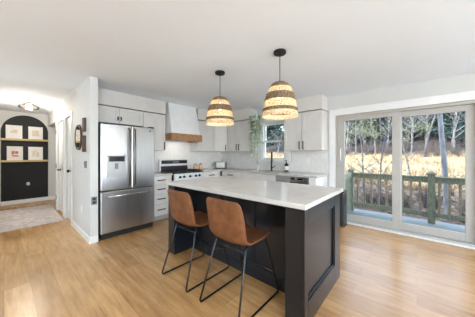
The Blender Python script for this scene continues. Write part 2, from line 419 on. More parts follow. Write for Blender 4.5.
MB(O).tube([(-1.115, YS+.018, 1.19), (-1.115, YS-.015, 1.2), (-1.115, YS-.02, 1.3), (-1.115, YS-.015, 1.4), (-1.115, YS+.018, 1.41)], .011, 8).build('handle', M['white'], f1, smooth=True)

# ------------------------------------------------------------------ window over the sink
win = thing('window_1', (WX0, YS+.07, WZ0), kind='structure', label='white double-hung window above the kitchen sink'); O = (WX0, YS+.07, WZ0)
b = MB(O)
b.box(-3.068, WX0, YS-.02, YS-.001, WZ0, WZ1+.13).box(WX1, -2.15, YS-.02, YS-.001, WZ0, WZ1+.13).box(WX0, WX1, YS-.02, YS-.001, WZ1, WZ1+.13)
b.build('window_casing', M['trim'], win, bevel=.003)
MB(O).box(-3.068, -2.15, YS-.045, YS-.001, WZ0-.035, WZ0-.001).build('window_sill', M['trim'], win, bevel=.004)
b = MB(O)
b.box(WX0+.001, WX0+.03, YS, YS+.13, WZ0+.001, WZ1-.001).box(WX1-.03, WX1-.001, YS, YS+.13, WZ0+.001, WZ1-.001).box(WX0+.03, WX1-.03, YS, YS+.13, WZ0+.001, WZ0+.03).box(WX0+.03, WX1-.03, YS, YS+.13, WZ1-.03, WZ1-.001)
b.build('window_frame', M['trim'], win)
def sash(z0, z1, y0):
    b = MB(O); x0, x1 = WX0+.031, WX1-.031; y1 = y0+.035
    b.box(x0, x0+.03, y0, y1, z0, z1).box(x1-.03, x1, y0, y1, z0, z1).box(x0+.03, x1-.03, y0, y1, z0, z0+.035).box(x0+.03, x1-.03, y0, y1, z1-.035, z1)
    f = b.build('sash', M['trim'], win)
    MB(O).box(x0+.03, x1-.03, y0+.014, y0+.02, z0+.035, z1-.035).build('glass_pane', M['glass'], f)
sash(WZ0+.031, 1.645, YS+.03); sash(1.60, WZ1-.031, YS+.072)

# ------------------------------------------------------------------ hall: alcove panel, doors
cy, rr, zs = .392, .442, 1.905
arc = [(cy+rr*math.cos(PI*k/24), zs+rr*math.sin(PI*k/24)) for k in range(25)]
poly = [(cy-rr, .101), (cy+rr, .101)]+arc
struct(MB().prism(poly, 'x', XA+.001, XA+.008), 'trim_6', M['alcove'])
def shelf(z, label):
    s = MB((XA+.01, cy, z)).box(XA+.009, XA+.11, cy-rr+.003, cy+rr-.003, z-.035, z).box(XA+.098, XA+.11, cy-rr+.003, cy+rr-.003, z, z+.014)
    return tag(s.build('picture_ledge', M['oak'], bevel=.002), label, 'shelf', 'oak picture ledges')
shelf(1.70, 'upper light oak picture ledge on the black arched panel at the hall end')
shelf(1.14, 'lower light oak picture ledge on the black arched panel at the hall end')
def frame(y0, y1, z0, h, art, label):
    t = thing('framed_print', (XA+.05, (y0+y1)/2, z0), label, 'picture', 'white framed prints on the ledges')
    wd = y1-y0
    b = MB(); d = .018
    b.box(0, .02, -wd/2, -wd/2+d, 0, h).box(0, .02, wd/2-d, wd/2, 0, h).box(0, .02, -wd/2+d, wd/2-d, 0, d).box(0, .02, -wd/2+d, wd/2-d, h-d, h)
    b.build('frame', M['trim'], t, bevel=.002)
    MB().box(.004, .01, -wd/2+d, wd/2-d, d, h-d).build('mat_board', M['paper'], t)
    b = MB()
    for (a, c, e, f) in art[1]: b.box(.0102, .0115, a*wd, c*wd, e*h, f*h)
    b.build('print', M[art[0]], t)
    t.rotation_euler = (0, -.06, 0)
frame(.03, .325, 1.702, .36, ('beige', [(-.22, .2, .42, .6), (-.1, .26, .6, .68)]), 'white framed landscape print at the left of the upper ledge')
frame(.435, .72, 1.702, .355, ('beige', [(-.25, .25, .28, .72)]), 'white framed pale beige print at the right of the upper ledge')
frame(.05, .335, 1.142, .37, ('red', [(-.22, -.03, .42, .68), (.0, .2, .46, .66), (-.2, .22, .28, .38)]), 'white framed print with red shapes on the lower ledge')
frame(.435, .72, 1.142, .365, ('beige', [(-.22, -.02, .3, .68), (.04, .24, .26, .62), (-.12, .16, .68, .74)]), 'white framed tan botanical print at the right of the lower ledge')
t = thing('night_light', (XA+.009, .432, .5), 'small white plug-in night light low on the black arched panel', 'night light')
MB().box(0, .008, -.035, .035, -.055, .055).build('outlet_plate', M['alcove'], t, bevel=.003)
MB().lathe([(.012, -.03), (.034, -.02), (.036, .02), (.02, .055), (.006, .06)], (.04, 0, 0), 16).build('lamp_body', M['white'], t, smooth=True)
def hall_door(nm, d, kx, lever, label):
    t = thing(nm, ((d[0]+d[1])/2, PF+.05, 0), kind='structure', label=label); O = ((d[0]+d[1])/2, PF+.05, 0)
    y0 = PF+.03; b = MB(O); a, c = d[0]+.005, d[1]-.005
    b.box(a, c, y0+.008, y0+.04, .01, DZ-.005)
    sw = .1
    for z0, z1 in ((.01, .2), (.95, 1.08), (1.92, DZ-.005)): b.box(a+sw, c-sw, y0, y0+.008, z0, z1)
    b.box(a, a+sw, y0, y0+.008, .01, DZ-.005).box(c-sw, c, y0, y0+.008, .01, DZ-.005).box((a+c)/2-.04, (a+c)/2+.04, y0, y0+.008, .2, 1.92)
    b.build('door_leaf', M['trim'], t)
    h = MB(O)
    if lever:
        h.lathe([(.03, 0), (.03, .012)], (kx, y0, .95), 16, 'y'); h.tube([(kx, y0-.01, .95), (kx, y0-.055, .95), (kx+.03, y0-.06, .95), (kx+.12, y0-.06, .95)], .011, 8)
    else:
        h.lathe([(.03, 0), (.03, .01), (.012, .012), (.012, .035), (.03, .045), (.032, .06), (.02, .072), (.002, .074)], (kx, y0, .985), 16, 'y')
    h.build('door_knob', M['matte'], t, smooth=True)
    return t, O
hall_door('door_2', D1, -4.98, False, 'white panel door with black knob nearest the partition corner')
t, O = hall_door('door_3', D2, -6.14, True, 'white panel door with black lever near the end of the hall')
for z in (.3, 1.04, 1.83): MB(O).box(-6.375, -6.34, PF-.024, PF-.0165, z-.05, z+.05).build('hinge', M['matte'], t)

rug = MB((-6.19, .36, 0)).box(-7.17, -5.22, -.06, .79, .001, .009).build('runner_rug', M['rug'], bevel=.003)
tag(rug, 'faded grey and cream runner rug on the hall floor', 'rug')

# hall ceiling light
t = thing('ceiling_light', (-6.3, .36, CZ-.002), 'semi-flush ceiling light with clear glass shade in the hall', 'ceiling light')
MB().lathe([(.055, 0), (.06, -.015), (.025, -.03), (.02, -.06)], n=24).build('canopy', M['dsteel'], t, smooth=True)
MB().lathe([(.05, -.03), (.12, -.055), (.165, -.1), (.17, -.125), (.12, -.16), (.04, -.175)], n=28, cap=False).build('glass_shade', M['shadeglass'], t, smooth=True)
MB().lathe([(.012, -.06), (.045, -.085), (.055, -.11), (.04, -.14), (.002, -.155)], n=16).build('bulb', M['hallbulb'], t, smooth=True)
light('hall_lamp_light', 'POINT', (-6.3, .36, CZ-.2), 19, (1, .93, .84), r=.08)

# ------------------------------------------------------------------ partition decor
def wall_mirror(x, z, r, label):
    t = thing('round_mirror', (x, PF-.002, z), label, 'mirror', 'round wooden framed mirrors on the partition')
    MB().lathe([(r-.026, 0), (r, 0), (r, .024), (r-.013, .028), (r-.026, .022), (r-.026, 0)], n=40, axis='y', cap=False).build('frame', M['walnut'], t)
    MB().lathe([(r-.0265, .001), (r-.0265, .02)], n=40, axis='y').build('mirror_glass', M['mirror'], t)
wall_mirror(-4.21, 1.585, .21, 'oval-looking round mirror with wooden frame on the white partition')
def pocket(x, z0, z1, label):
    t = thing('wall_pocket', (x, PF-.001, z0), label, 'wall decor', 'wooden wall pockets on the partition')
    pl = [(.085*math.cos(PI*k/10), -.035*math.sin(PI*k/10)) for k in range(11)]
    MB().prism(pl, 'z', 0, z1-z0).build('body', M['walnut'], t, bevel=.004)
    MB().prism([(p*.8, q*.8-.004) for p, q in pl], 'z', z1-z0+.0005, z1-z0+.002).build('opening', M['matte'], t)
pocket(-3.86, 1.65, 1.86, 'upper half-round wooden wall pocket beside the round mirror')
pocket(-3.86, 1.34, 1.59, 'lower half-round wooden wall pocket beside the round mirror')
t = thing('thermostat', (-3.78, PF-.001, 1.15), 'small grey thermostat on the white partition below the mirrors', 'thermostat')
MB().box(-.04, .04, -.022, 0, -.055, .055).build('body', M['grey'], t, bevel=.006)
MB().box(-.025, .025, -.0235, -.022, 0, .035).build('display', M['screen'], t)
t = thing('wall_outlet', (-3.579, PF+.05, .62), 'grey outlet plate on the partition end beside the fridge', 'outlet')
MB().box(0, .006, -.036, .036, -.058, .058).build('cover_plate', M['grey'], t, bevel=.003)
b = MB()
for z in (-.025, .025): b.box(.006, .009, -.016, .016, z-.016, z+.016)
b.build('socket', M['matte'], t)
t = thing('wall_outlet', (-4.05, PF-.001, .42), 'white outlet plate low on the partition hall face', 'outlet')
MB().box(-.036, .036, -.006, 0, -.058, .058).build('cover_plate', M['white'], t, bevel=.003)

# ------------------------------------------------------------------ fridge
t = thing('refrigerator', (XW+.005, .955, 0), 'stainless french-door refrigerator with ice dispenser beside the white partition', 'refrigerator', rz=PI/2)
W, D = .845, .832
MB().box(.004, W-.004, -(D-.085), -.01, .083, 1.765).build('body', M['matte'], t, bevel=.004)
MB().box(.02, W-.02, -(D-.03), -.05, .001, .082).build('kick_plate', M['matte'], t)
zs_ = .735; xs_ = .447
def fdoor(nm, x0, x1, z0, z1): return MB().box(x0, x1, -D, -(D-.08), z0, z1).build(nm, M['steel'], t, bevel=.012)
dl = fdoor('door', .002, xs_-.003, zs_+.006, 1.775); dr = fdoor('door', xs_+.003, W-.002, zs_+.006, 1.775)
dw = fdoor('freezer_drawer', .002, W-.002, .088, zs_-.006)
def vbar(x, z0, z1): return MB().tube([(x, -D+.01, z0), (x, -D-.045, z0+.03), (x, -D-.05, (z0+z1)/2), (x, -D-.045, z1-.03), (x, -D+.01, z1)], .012, 8)
vbar(xs_-.045, .79, 1.74).build('handle', M['dsteel'], dl, smooth=True); vbar(xs_+.045, .79, 1.74).build('handle', M['dsteel'], dr, smooth=True)
MB().tube([(.09, -D+.01, .655), (.11, -D-.045, .655), (W/2, -D-.052, .655), (W-.11, -D-.045, .655), (W-.09, -D+.01, .655)], .012, 8).build('handle', M['chrome'], dw, smooth=True)
b = MB(); x0, x1, z0, z1 = .09, .352, .95, 1.295
b.box(x0, x0+.012, -D-.012, -D, z0, z1).box(x1-.012, x1, -D-.012, -D, z0, z1).box(x0, x1, -D-.012, -D, z1-.02, z1).box(x0, x1, -D-.02, -D, z0, z0+.025).box(x0+.012, x1-.012, -D-.003, -D, z0+.025, z1-.02)
dp = b.build('dispenser', M['chrome'], dl, bevel=.003)
dp.data.materials[0] = mat('dispenser_grey', (176, 176, 178), .4, .4)
MB().box(.112, .334, -D-.0135, -D-.0121, 1.19, 1.272).build('dispenser_display', M['screen'], dl)
MB().box(.198, .238, -D-.03, -D-.003, 1.075, 1.165).build('dispenser_lever', M['grey'], dl, bevel=.004)
MB().lathe([(.016, 0), (.016, .003), (.013, .0032)], (W-.085, -D, 1.715), 20, 'y').build('badge', M['dsteel'], dr)
for x in (.01, W-.1): MB().box(x, x+.09, -D+.01, -.3, 1.776, 1.79).build('hinge_cover', M['matte'], t, bevel=.004)

# ------------------------------------------------------------------ cabinets (local: x along the wall, front at -y)
def shaker(x0, x1, z0, z1, y, st=.055, fl=False):
    """door slab whose front is at y-.02"""
    b = MB()
    if fl or z1-z0 < .17 or x1-x0 < .2: return b.box(x0, x1, y-.02, y, z0, z1)
    b.box(x0, x0+st, y-.02, y, z0, z1).box(x1-st, x1, y-.02, y, z0, z1)
    b.box(x0+st, x1-st, y-.02, y, z0, z0+st).box(x0+st, x1-st, y-.02, y, z1-st, z1).box(x0+st, x1-st, y-.013, y, z0+st, z1-st)
    return b
def pull(x, z, y, vertical, parent, L=.145):
    h = L/2
    pts = [(x, y, z-h), (x, y-.028, z-h), (x, y-.028, z+h), (x, y, z+h)] if vertical else [(x-h, y, z), (x-h, y-.028, z), (x+h, y-.028, z), (x+h, y, z)]
    MB().tube(pts, .010, 6).build('handle', M['matte'], parent)
def upper(loc, rz, W, z0, z1, D, doors, label, mt='cab', group='wall cabinets'):
    """doors: (x0, x1, handle x or None)"""
    t = thing('wall_cabinet', (loc[0], loc[1], z0), label, 'cabinet', group, rz)
    MB().box(.001, W-.001, -(D-.021), -.002, 0, z1-z0-.016).build('carcass', M[mt], t)
    for x0, x1, hx in doors:
        d = shaker(x0+.005, x1-.005, .002, z1-z0-.016, -(D-.02)).build('door', M[mt], t, bevel=.0015)
        if hx is not None: pull(hx, min(.1, (z1-z0)*.3), -D, True, d, .145 if z1-z0 > .5 else .05)
    return t
DU = .328
upper((XW+.002, .955), PI/2, .862, 1.86, CT, DU, [(0, .43, .405), (.43, .862, .457)], 'low wide white wall cabinet above the refrigerator')
upper((XW+.002, 1.82), PI/2, .482, 1.385, CT, DU, [(0, .482, .445)], 'white wall cabinet between the refrigerator and the range hood')
upper((XW+.002, 3.168), PI/2, .55, 1.385, CT, DU, [(0, .55, None)], 'white wall cabinet just right of the range hood')
# diagonal corner cabinet
t = thing('corner_wall_cabinet', (XW+.002, YS-.002, 1.385), 'angled white wall cabinet in the kitchen corner', 'cabinet', 'wall cabinets')
MB().prism([(.001, -.572), (.31, -.572), (.55, -.315), (.55, -.001), (.001, -.001)], 'z', 0, CT-1.401).build('carcass', M['cab'], t)
p0, p1 = Vector((.327, -.571, 0)), Vector((.566, -.329, 0)); L_ = (p1-p0).length
d = shaker(.004, L_-.004, .002, CT-1.401, .0).build('door', M['cab'], t, bevel=.0015)
d.location = p0+Vector((-.004, .004, 0)); d.rotation_euler = (0, 0, math.atan2(p1.y-p0.y, p1.x-p0.x))
pull(L_-.045, .1, -.02, True, d)
upper((-3.842, YS-.002), 0, .772, 1.385, CT, DU, [(0, .386, .345), (.386, .772, .427)], 'white two-door wall cabinet left of the sink window')
upper((-2.148, YS-.002), 0, .797, 1.385, CT, DU, [(0, .392, .352), (.392, .797, .432)], 'white two-door wall cabinet right of the sink window')

def base(loc, rz, W, fronts, label, D=.60, group='base cabinets', top=.873):
    """fronts: ('drawer'|'door', x0, x1, z0, z1, handle)"""
    t = thing('base_cabinet', loc+(0,), label, 'cabinet', group, rz)
    MB().box(.001, W-.001, -(D-.021), -.002, .1, top).build('carcass', M['lowcab'], t)
    MB().box(.001, W-.001, -(D-.06), -.01, .001, .099).build('toe_kick', M['plinth'], t)
    for k, x0, x1, z0, z1, hd in fronts:
        f = shaker(x0+.0035, x1-.0035, z0+.0035, z1-.0035, -(D-.02), fl=(k == 'drawer')).build(k, M['lowcab'], t, bevel=.0015)
        if hd == 'h': pull((x0+x1)/2, (z0+z1)/2+.01, -D, False, f)
        elif hd is not None: pull(hd, z1-.1, -D, True, f)
    return t
dz = [.1, .32, .52, .70, .872]
base((XW+.002, 1.82), PI/2, .46, [('drawer', 0, .46, a, c, 'h') for a, c in zip(dz, dz[1:])], 'white four-drawer base cabinet between refrigerator and range', .61)
base((XW+.002, 3.06), PI/2, .60, [('drawer', 0, .60, .70, .872, 'h'), ('door', 0, .60, .1, .70, .55)], 'white base cabinet between the range and the corner', .61)
base((-3.795, YS-.002), 0, .625, [('drawer', .03, .625, .70, .872, 'h'), ('door', .03, .625, .1, .70, .58)], 'white base cabinet right of the corner along the window wall', .60)
base((-3.168, YS-.002), 0, .97, [('drawer', 0, .97, .70, .872, None), ('door', 0, .485, .1, .70, .44), ('door', .485, .97, .1, .70, .53)], 'white sink base cabinet under the window', .60, top=.685)
base((-1.497, YS-.002), 0, .135, [('door', 0, .135, .1, .872, None)], 'narrow white end cabinet right of the dishwasher', .60)
t = thing('dishwasher', (-2.195, YS-.002, 0), 'stainless dishwasher under the worktop right of the sink', 'dishwasher')
MB().box(.004, .692, -.565, -.01, .1, .868).build('tub', M['grey'], t)
MB().box(.02, .676, -.53, -.02, .001, .099).build('toe_kick', M['matte'], t)
d = MB().box(.004, .692, -.605, -.566, .11, .868).build('door', M['steel'], t, bevel=.004)
MB().tube([(.33, -.605, .76), (.33, -.64, .765), (.60, -.64, .765), (.60, -.605, .76)], .009, 8).build('handle', M['matte'], d)
b = MB()
for x, wd in ((.34, .09), (.47, .12)): b.box(x, x+wd, -.6065, -.605, .815, .845)
b.build('control_strip', M['screen'], d)

# worktops
def worktop(b, nm, label, org): return tag(b.build(nm, M['quartz'], bevel=.003), label, 'worktop', 'pale stone worktops')
worktop(MB((XW+.3, 2.05, .875)).box(XW+.011, -3.765, 1.815, 2.279, .876, .914), 'worktop', 'short pale stone worktop between refrigerator and range', None)
SKX = (-2.95, -2.25); SKY = (3.80, 4.14); FY = 3.665
b = MB((-3, 4, .875))
b.box(XW+.011, -3.765, 3.056, FY, .876, .914)
b.box(XW+.011, SKX[0], FY, YS-.011, .876, .914).box(SKX[1], -1.335, FY, YS-.011, .876, .914)
b.box(SKX[0], SKX[1], FY, SKY[0], .876, .914).box(SKX[0], SKX[1], SKY[1], YS-.011, .876, .914)
bmesh.ops.remove_doubles(b.bm, verts=b.bm.verts, dist=1e-4)
worktop(b, 'worktop', 'long pale stone worktop turning the corner and running under the window', None)
b = MB((-2.6, 3.97, .7)); x0, x1 = SKX[0]-.012, SKX[1]+.012; y0, y1 = SKY[0]-.012, SKY[1]+.012
b.box(x0, x0+.012, y0, y1, .70, .8755).box(x1-.012, x1, y0, y1, .70, .8755).box(x0, x1, y0, y0+.012, .70, .8755).box(x0, x1, y1-.012, y1, .70, .8755).box(x0, x1, y0, y1, .69, .70)
tag(b.build('sink', M['dsteel'], bevel=.003), 'undermount steel sink basin set in the worktop below the window', 'sink')

# ------------------------------------------------------------------ range hood, range
t = thing('range_hood', (XW+.002, 2.705, 1.6), 'white tapered range hood with rustic wood beam over the range', 'range hood', rz=PI/2)
yl, yr = -.40, .40
b = MB().hexa([(-.375, -.53, .158), (.375, -.53, .158), (.375, 0, .158), (-.375, 0, .158)], [(-.345, -.34, .838), (.385, -.34, .838), (.385, 0, .838), (-.345, 0, .838)])
b.build('hood_cover', M['trim'], t, bevel=.004)
b = MB().box(-.405, .405, -.565, -.54, 0, .156).box(-.405, -.38, -.54, 0, 0, .156).box(.38, .405, -.54, 0, 0, .156)
b.build('wood_beam', M['beam'], t, bevel=.004)
MB().box(-.379, .379, -.539, -.002, .03, .05).build('vent_insert', M['steel'], t)
light('hood_lamp_light', 'AREA', (XW+.28, 2.705, 1.625), .7, (1, .96, .9), (0, 0, 0), .3, .3)

t = thing('range', (XW+.012, 2.286, 0), 'stainless gas range with black cooktop and knobs under the wood hood', 'range', rz=PI/2)
W, D = .764, .655
MB().box(.002, W-.002, -D, -.03, .06, .905).build('body', M['matte'], t, bevel=.003)
MB().box(.03, W-.03, -D+.05, -.05, .001, .059).build('kick_plate', M['matte'], t)
od = MB().box(.006, W-.006, -D-.035, -D-.001, .22, .75).build('oven_door', M['steel'], t, bevel=.006)
MB().box(.12, W-.12, -D-.038, -D-.0352, .34, .62).build('oven_glass', M['screen'], od)
MB().tube([(.06, -D-.03, .71), (.06, -D-.075, .715), (W-.06, -D-.075, .715), (W-.06, -D-.03, .71)], .011, 8).build('handle', M['chrome'], od)
MB().box(.006, W-.006, -D-.03, -D-.001, .07, .212).build('warming_drawer', M['steel'], t, bevel=.005)
cp = MB().prism([(-D-.001, .76), (-D-.04, .765), (-D-.025, .895), (-D-.001, .903)], 'x', .004, W-.004).build('control_panel', M['lightsteel'], t, bevel=.003)
for x in (.13, .23, .382, .534, .634):
    MB().lathe([(.026, 0), (.026, .008), (.021, .012), (.019, .035), (.01, .038)], (x, -D-.032, .83), 16, 'y').build('knob', M['matte'], cp, smooth=True)
MB().box(.002, W-.002, -D-.03, -.09, .906, .922).build('cooktop', M['matte'], t, bevel=.004)
for gx in (.02, .266, .512):
    b = MB(); g0, g1 = gx, gx+.232
    for x in (g0, (g0+g1)/2-.006, g1-.012): b.box(x, x+.012, -D+.0, -.13, .935, .95)
    for y in (-D, -D+.16, -D+.32, -.142): b.box(g0, g1, y, y+.012, .935, .95)
    for x in (g0, g1-.012):
        for y in (-D, -.142): b.box(x, x+.012, y, y+.012, .922, .935)
    b.build('grate', M['matte'], t)
for x, y in ((.14, -.5), (.14, -.25), (.38, -.38), (.625, -.5), (.625, -.25)):
    MB().lathe([(.045, .922), (.045, .93), (.03, .933), (.03, .94)], (x, y, 0), 16).build('burner', M['matte'], t)
bk = MB().box(.002, W-.002, -.088, -.02, .906, 1.185).build('backguard', M['lightsteel'], t, bevel=.008)
MB().box(.04, W-.04, -.0905, -.0885, 1.085, 1.165).build('display_panel', M['screen'], bk)
MB().box(.03, W-.03, -.0915, -.0885, .93, 1.035).build('vent_strip', M['matte'], bk)
b = MB()
for i in range(6): b.box(.32+.03*i, .34+.03*i, -.0917, -.0906, 1.105, 1.145)
b.build('buttons', M['grey'], bk)

# ------------------------------------------------------------------ island
IX0, IX1, IY0, IY1, IH = -2.51, -.62, 1.455, 2.37, .895
t = thing('kitchen_island', ((IX0+IX1)/2, 1.9, 0), 'charcoal painted kitchen island with knee recess for two stools', 'island'); O = ((IX0+IX1)/2, 1.9, 0)
RB = 1.735
MB(O).box(-2.36, -.78, RB+.02, IY1, .001, IH).build('body', M['island'], t, bevel=.003)
b = MB(O); x0, x1 = -2.36, -.78
b.box(x0, x1, RB, RB+.019, .001, .12).box(x0, x1, RB, RB+.019, IH-.09, IH)
n_ = 3; st = .07
for k in range(n_+1):
    xx = x0+(x1-x0-st)*k/n_; b.box(xx, xx+st, RB, RB+.019, .12, IH-.09)
b.box(x0, x1, RB+.012, RB+.0195, .12, IH-.09)
b.build('back_panel', M['island'], t, bevel=.002)
MB(O).box(IX0, -2.361, IY0, IY1, .001, IH).build('end_post', M['island'], t, bevel=.003)
b = MB(O)
b.box(-.779, IX1-.022, IY0, IY1, .001, IH)
b.build('end_post', M['island'], t, bevel=.003)
b = MB(O); xa, xb = IX1-.0215, IX1; pa, pb, pz0, pz1 = IY0+.07, IY1-.17, .185, .79
pb = 2.19
b.box(xa, xb, IY0, pa, .001, IH).box(xa, xb, pb, IY1, .001, IH).box(xa, xb, pa, pb, .001, pz0).box(xa, xb, pa, pb, pz1, IH)
e = b.build('end_frame', M['island'], t, bevel=.003)
b = MB(O); q = .018
b.box(xa, xa+.012, pa, pa+q, pz0, pz1).box(xa, xa+.012, pb-q, pb, pz0, pz1).box(xa, xa+.012, pa+q, pb-q, pz0, pz0+q).box(xa, xa+.012, pa+q, pb-q, pz1-q, pz1)
b.build('panel_moulding', M['island'], e, bevel=.004)
top = MB((-1.55, 1.95, .9)).box(-2.535, -.605, 1.435, 2.445, .897, .935).build('island_worktop', M['quartz'], bevel=.003)
tag(top, 'large pale polished stone worktop on the charcoal island', 'worktop')

# ------------------------------------------------------------------ stools
def make_stool():
    t = thing('bar_stool', (0, 0, 0))
    prof = [(-.25, .925, .176, .006), (-.249, .902, .203, .012), (-.242, .84, .213, .022), (-.233, .77, .218, .028), (-.224, .69, .22, .03), (-.212, .625, .222, .03), (-.182, .58, .224, .03), (-.13, .558, .226, .03),
            (-.055, .552, .228, .034), (.03, .554, .228, .034), (.11, .562, .225, .03), (.195, .572, .214, .02), (.222, .562, .187, .01)]
    bm = bmesh.new(); rows = []; nt_ = 10
    for i, (y, z, hw, c) in enumerate(prof):
        a = prof[max(i-1, 0)]; d = prof[min(i+1, len(prof)-1)]
        ty, tz = d[0]-a[0], d[1]-a[1]; l = math.hypot(ty, tz); ny, nz = -tz/l, ty/l
        row = []
        for k in range(nt_+1):
            u = -1+2*k/nt_; off = c*abs(u)**2.2
            row.append(bm.verts.new((hw*u*(1-.05*abs(u)**3), y+ny*off, z+nz*off)))
        rows.append(row)
    for a, c in zip(rows, rows[1:]):
        for k in range(nt_): bm.faces.new((a[k], a[k+1], c[k+1], c[k]))
    edge = [v.co.copy() for v in rows[0]]+[r[-1].co.copy() for r in rows[1:]]+[v.co.copy() for v in rows[-1][::-1][1:]]+[r[0].co.copy() for r in rows[::-1][1:]]
    m_ = MB(); m_.bm.free(); m_.bm = bm
    m_.build('seat_shell', M['leather'], t, smooth=True, solid=.022, subsurf=2)
    MB().tube(edge, .007, 6, cap=False).build('piping', M['leatherdark'], t, smooth=True)
    r = .0085
    for sx in (-1, 1):
        pts = [(sx*.165, -.10, .553), (sx*.172, -.14, .53), (sx*.22, -.29, .03), (sx*.22, -.28, .0095), (sx*.22, -.258, .009), (sx*.22, 0, .009), (sx*.22, .255, .009), (sx*.22, .277, .0095), (sx*.22, .286, .03), (sx*.172, .15, .53), (sx*.165, .12, .55)]
        MB().tube(pts, r, 8).build('sled_leg', M['black'], t, smooth=True)
    def legpt(sx, front, z):
        k = (z-.03)/.50
        return (sx*(.22-.048*k), (.286-.136*k) if front else (-.29+.15*k), z)
    MB().tube([legpt(-1, True, .215), legpt(1, True, .215)], r, 8).build('footrest', M['black'], t, smooth=True)
    MB().tube([legpt(-1, False, .51), legpt(1, False, .51)], r*.85, 8).build('rear_stretcher', M['black'], t, smooth=True)
    for yy, zz in ((.125, .538),): MB().tube([(-.168, yy, zz), (.168, yy, zz)], r, 8).build('seat_support', M['black'], t, smooth=True)
    return t
s1 = make_stool(); s2 = copy_tree(s1)
for s, x, y, lb in ((s1, -1.846, 1.415, 'tan leather bar stool with black sled legs, left of the two at the island'), (s2, -1.207, 1.42, 'tan leather bar stool with black sled legs, right of the two at the island')):
    s.location = (x, y, 0); tag(s, lb, 'bar stool', 'tan stools at the island')

# ------------------------------------------------------------------ pendants
def make_pendant():
    t = thing('pendant_lamp', (0, 0, 0))
    MB().lathe([(.066, 0), (.068, -.006), (.068, -.024), (.06, -.03), (.012, -.032), (.008, -.045)], n=28).build('canopy', M['matte'], t, smooth=False)
    MB().tube([(0, 0, -.04), (0, 0, -.40)], .0042, 6).build('cord', M['matte'], t)
    MB().lathe([(.02, -.335), (.022, -.40), (.02, -.42)], n=14).build('socket', M['matte'], t)
    MB().lathe([(.012, -.42), (.03, -.45), (.036, -.48), (.028, -.51), (.003, -.522)], n=16).build('bulb', M['bulb'], t, smooth=True)
    R = [(.052, 0), (.085, -.02), (.112, -.055), (.132, -.10), (.15, -.15), (.163, -.20), (.173, -.25), (.181, -.30), (.187, -.335), (.19, -.378)]
    def rad(z):
        for (r0, z0), (r1, z1) in zip(R, R[1:]):
            if z <= z0 and z >= z1: return r0+(r1-r0)*(z0-z)/(z0-z1)
        return R[-1][0]
    bands = [('woven_band', 0, -.06, 'seagrass', .004), ('open_weave_band', -.06, -.125, 'rattan', 0), ('woven_band', -.125, -.205, 'seagrass', .004), ('open_weave_band', -.205, -.29, 'rattan', 0),
             ('woven_band', -.29, -.325, 'seagrass', .006), ('open_weave_band', -.325, -.378, 'rattan', 0)]
    for nm, z0, z1, m, ex in bands:
        rows = max(4, int((z0-z1)/.007)); prof = []
        for k in range(rows+1):
            z = z0+(z1-z0)*k/rows; prof.append((rad(z)+ex+(.0022 if k % 2 else -.0012), z-.345))
        b = MB()
        rings = []; n = 72
        for k, (r, z) in enumerate(prof):
            rings.append([b.bm.verts.new(((r+(.0022 if (j+k) % 2 else -.0015))*math.cos(2*PI*j/n), (r+(.0022 if (j+k) % 2 else -.0015))*math.sin(2*PI*j/n), z)) for j in range(n)])
        for k, (a, c) in enumerate(zip(rings, rings[1:])):
            for j in range(n):
                if m == 'rattan' and (j*2+k*3) % 7 == 0: continue      # gaps of the open weave
                b.bm.faces.new((a[j], a[(j+1) % n], c[(j+1) % n], c[j]))
        if z0 == 0: b.bm.faces.new(rings[0])
        b.build(nm, M[m], t, solid=.003)
    return t
p1 = make_pendant(); p2 = copy_tree(p1)
for p, x, y, lb in ((p1, -1.14, 2.01, 'striped woven pendant lamp over the near right end of the island'), (p2, -2.046, 1.968, 'striped woven pendant lamp over the far left end of the island')):
    p.location = (x, y, CZ-.001); tag(p, lb, 'pendant lamp', 'woven pendants over the island')
    light('pendant_light', 'POINT', (x, y, CZ-.57), 2.2, (1, .92, .8), r=.03)

# ------------------------------------------------------------------ worktop items
t = thing('toaster', (-4.12, 4.0, .915), 'white toaster with steel ends in the worktop corner', 'toaster', rz=.55)
MB().box(-.125, .125, -.085, .085, .012, .185).build('body', M['white'], t, bevel=.03)
for x0, x1 in ((-.15, -.122), (.122, .15)): MB().box(x0, x1, -.08, .08, .008, .178).build('end_panel', M['dsteel'], t, bevel=.02)
MB().box(-.14, .14, -.075, .075, .0, .012).build('base', M['matte'], t, bevel=.003)
b = MB().box(-.1, .1, -.05, -.02, .1852, .187).box(-.1, .1, .02, .05, .1852, .187); b.build('slots', M['matte'], t)
MB().box(.15, .172, -.02, .02, .1, .115).build('lever', M['matte'], t, bevel=.003)
def jar(x, y, s, label):
    t = thing('storage_jar', (x, y, .915), label, 'jar', 'copper coloured jars beside the range')
    MB().lathe([(.045*s, 0), (.052*s, .01), (.052*s, .1*s), (.045*s, .118*s), (.038*s, .122*s)], n=20).build('body', M['copper'], t, smooth=True)
    MB().lathe([(.04*s, .1225*s), (.042*s, .145*s), (.015*s, .15*s), (.012*s, .165*s), (.005*s, .17*s)], n=20).build('lid', M['chrome'], t, smooth=True)
jar(-4.14, 3.14, 1.0, 'left copper coloured jar standing right of the range'); jar(-4.1, 3.27, 1.06, 'right copper coloured jar standing right of the range')
t = thing('kitchen_faucet', (-2.605, 4.2, .915), 'matte black gooseneck kitchen faucet in front of the window', 'faucet', rz=.6)
MB().lathe([(.03, 0), (.03, .012), (.02, .02), (.019, .14), (.014, .15)], n=16).build('base', M['matte'], t, smooth=True)
pts = [(0, 0, .14), (0, 0, .36)]+[(0, -.085+.085*math.cos(a), .36+.085*math.sin(a)) for a in [PI*k/10 for k in range(1, 11)]]+[(0, -.17, .29)]
MB().tube(pts, .016, 10).build('spout', M['matte'], t, smooth=True)
MB().lathe([(.021, -.06), (.021, .02)], (0, -.17, .28), 12).build('spray_head', M['matte'], t)
MB().tube([(.015, 0, .075), (.05, 0, .08), (.085, -.01, .12)], .008, 8).build('handle', M['matte'], t, smooth=True)
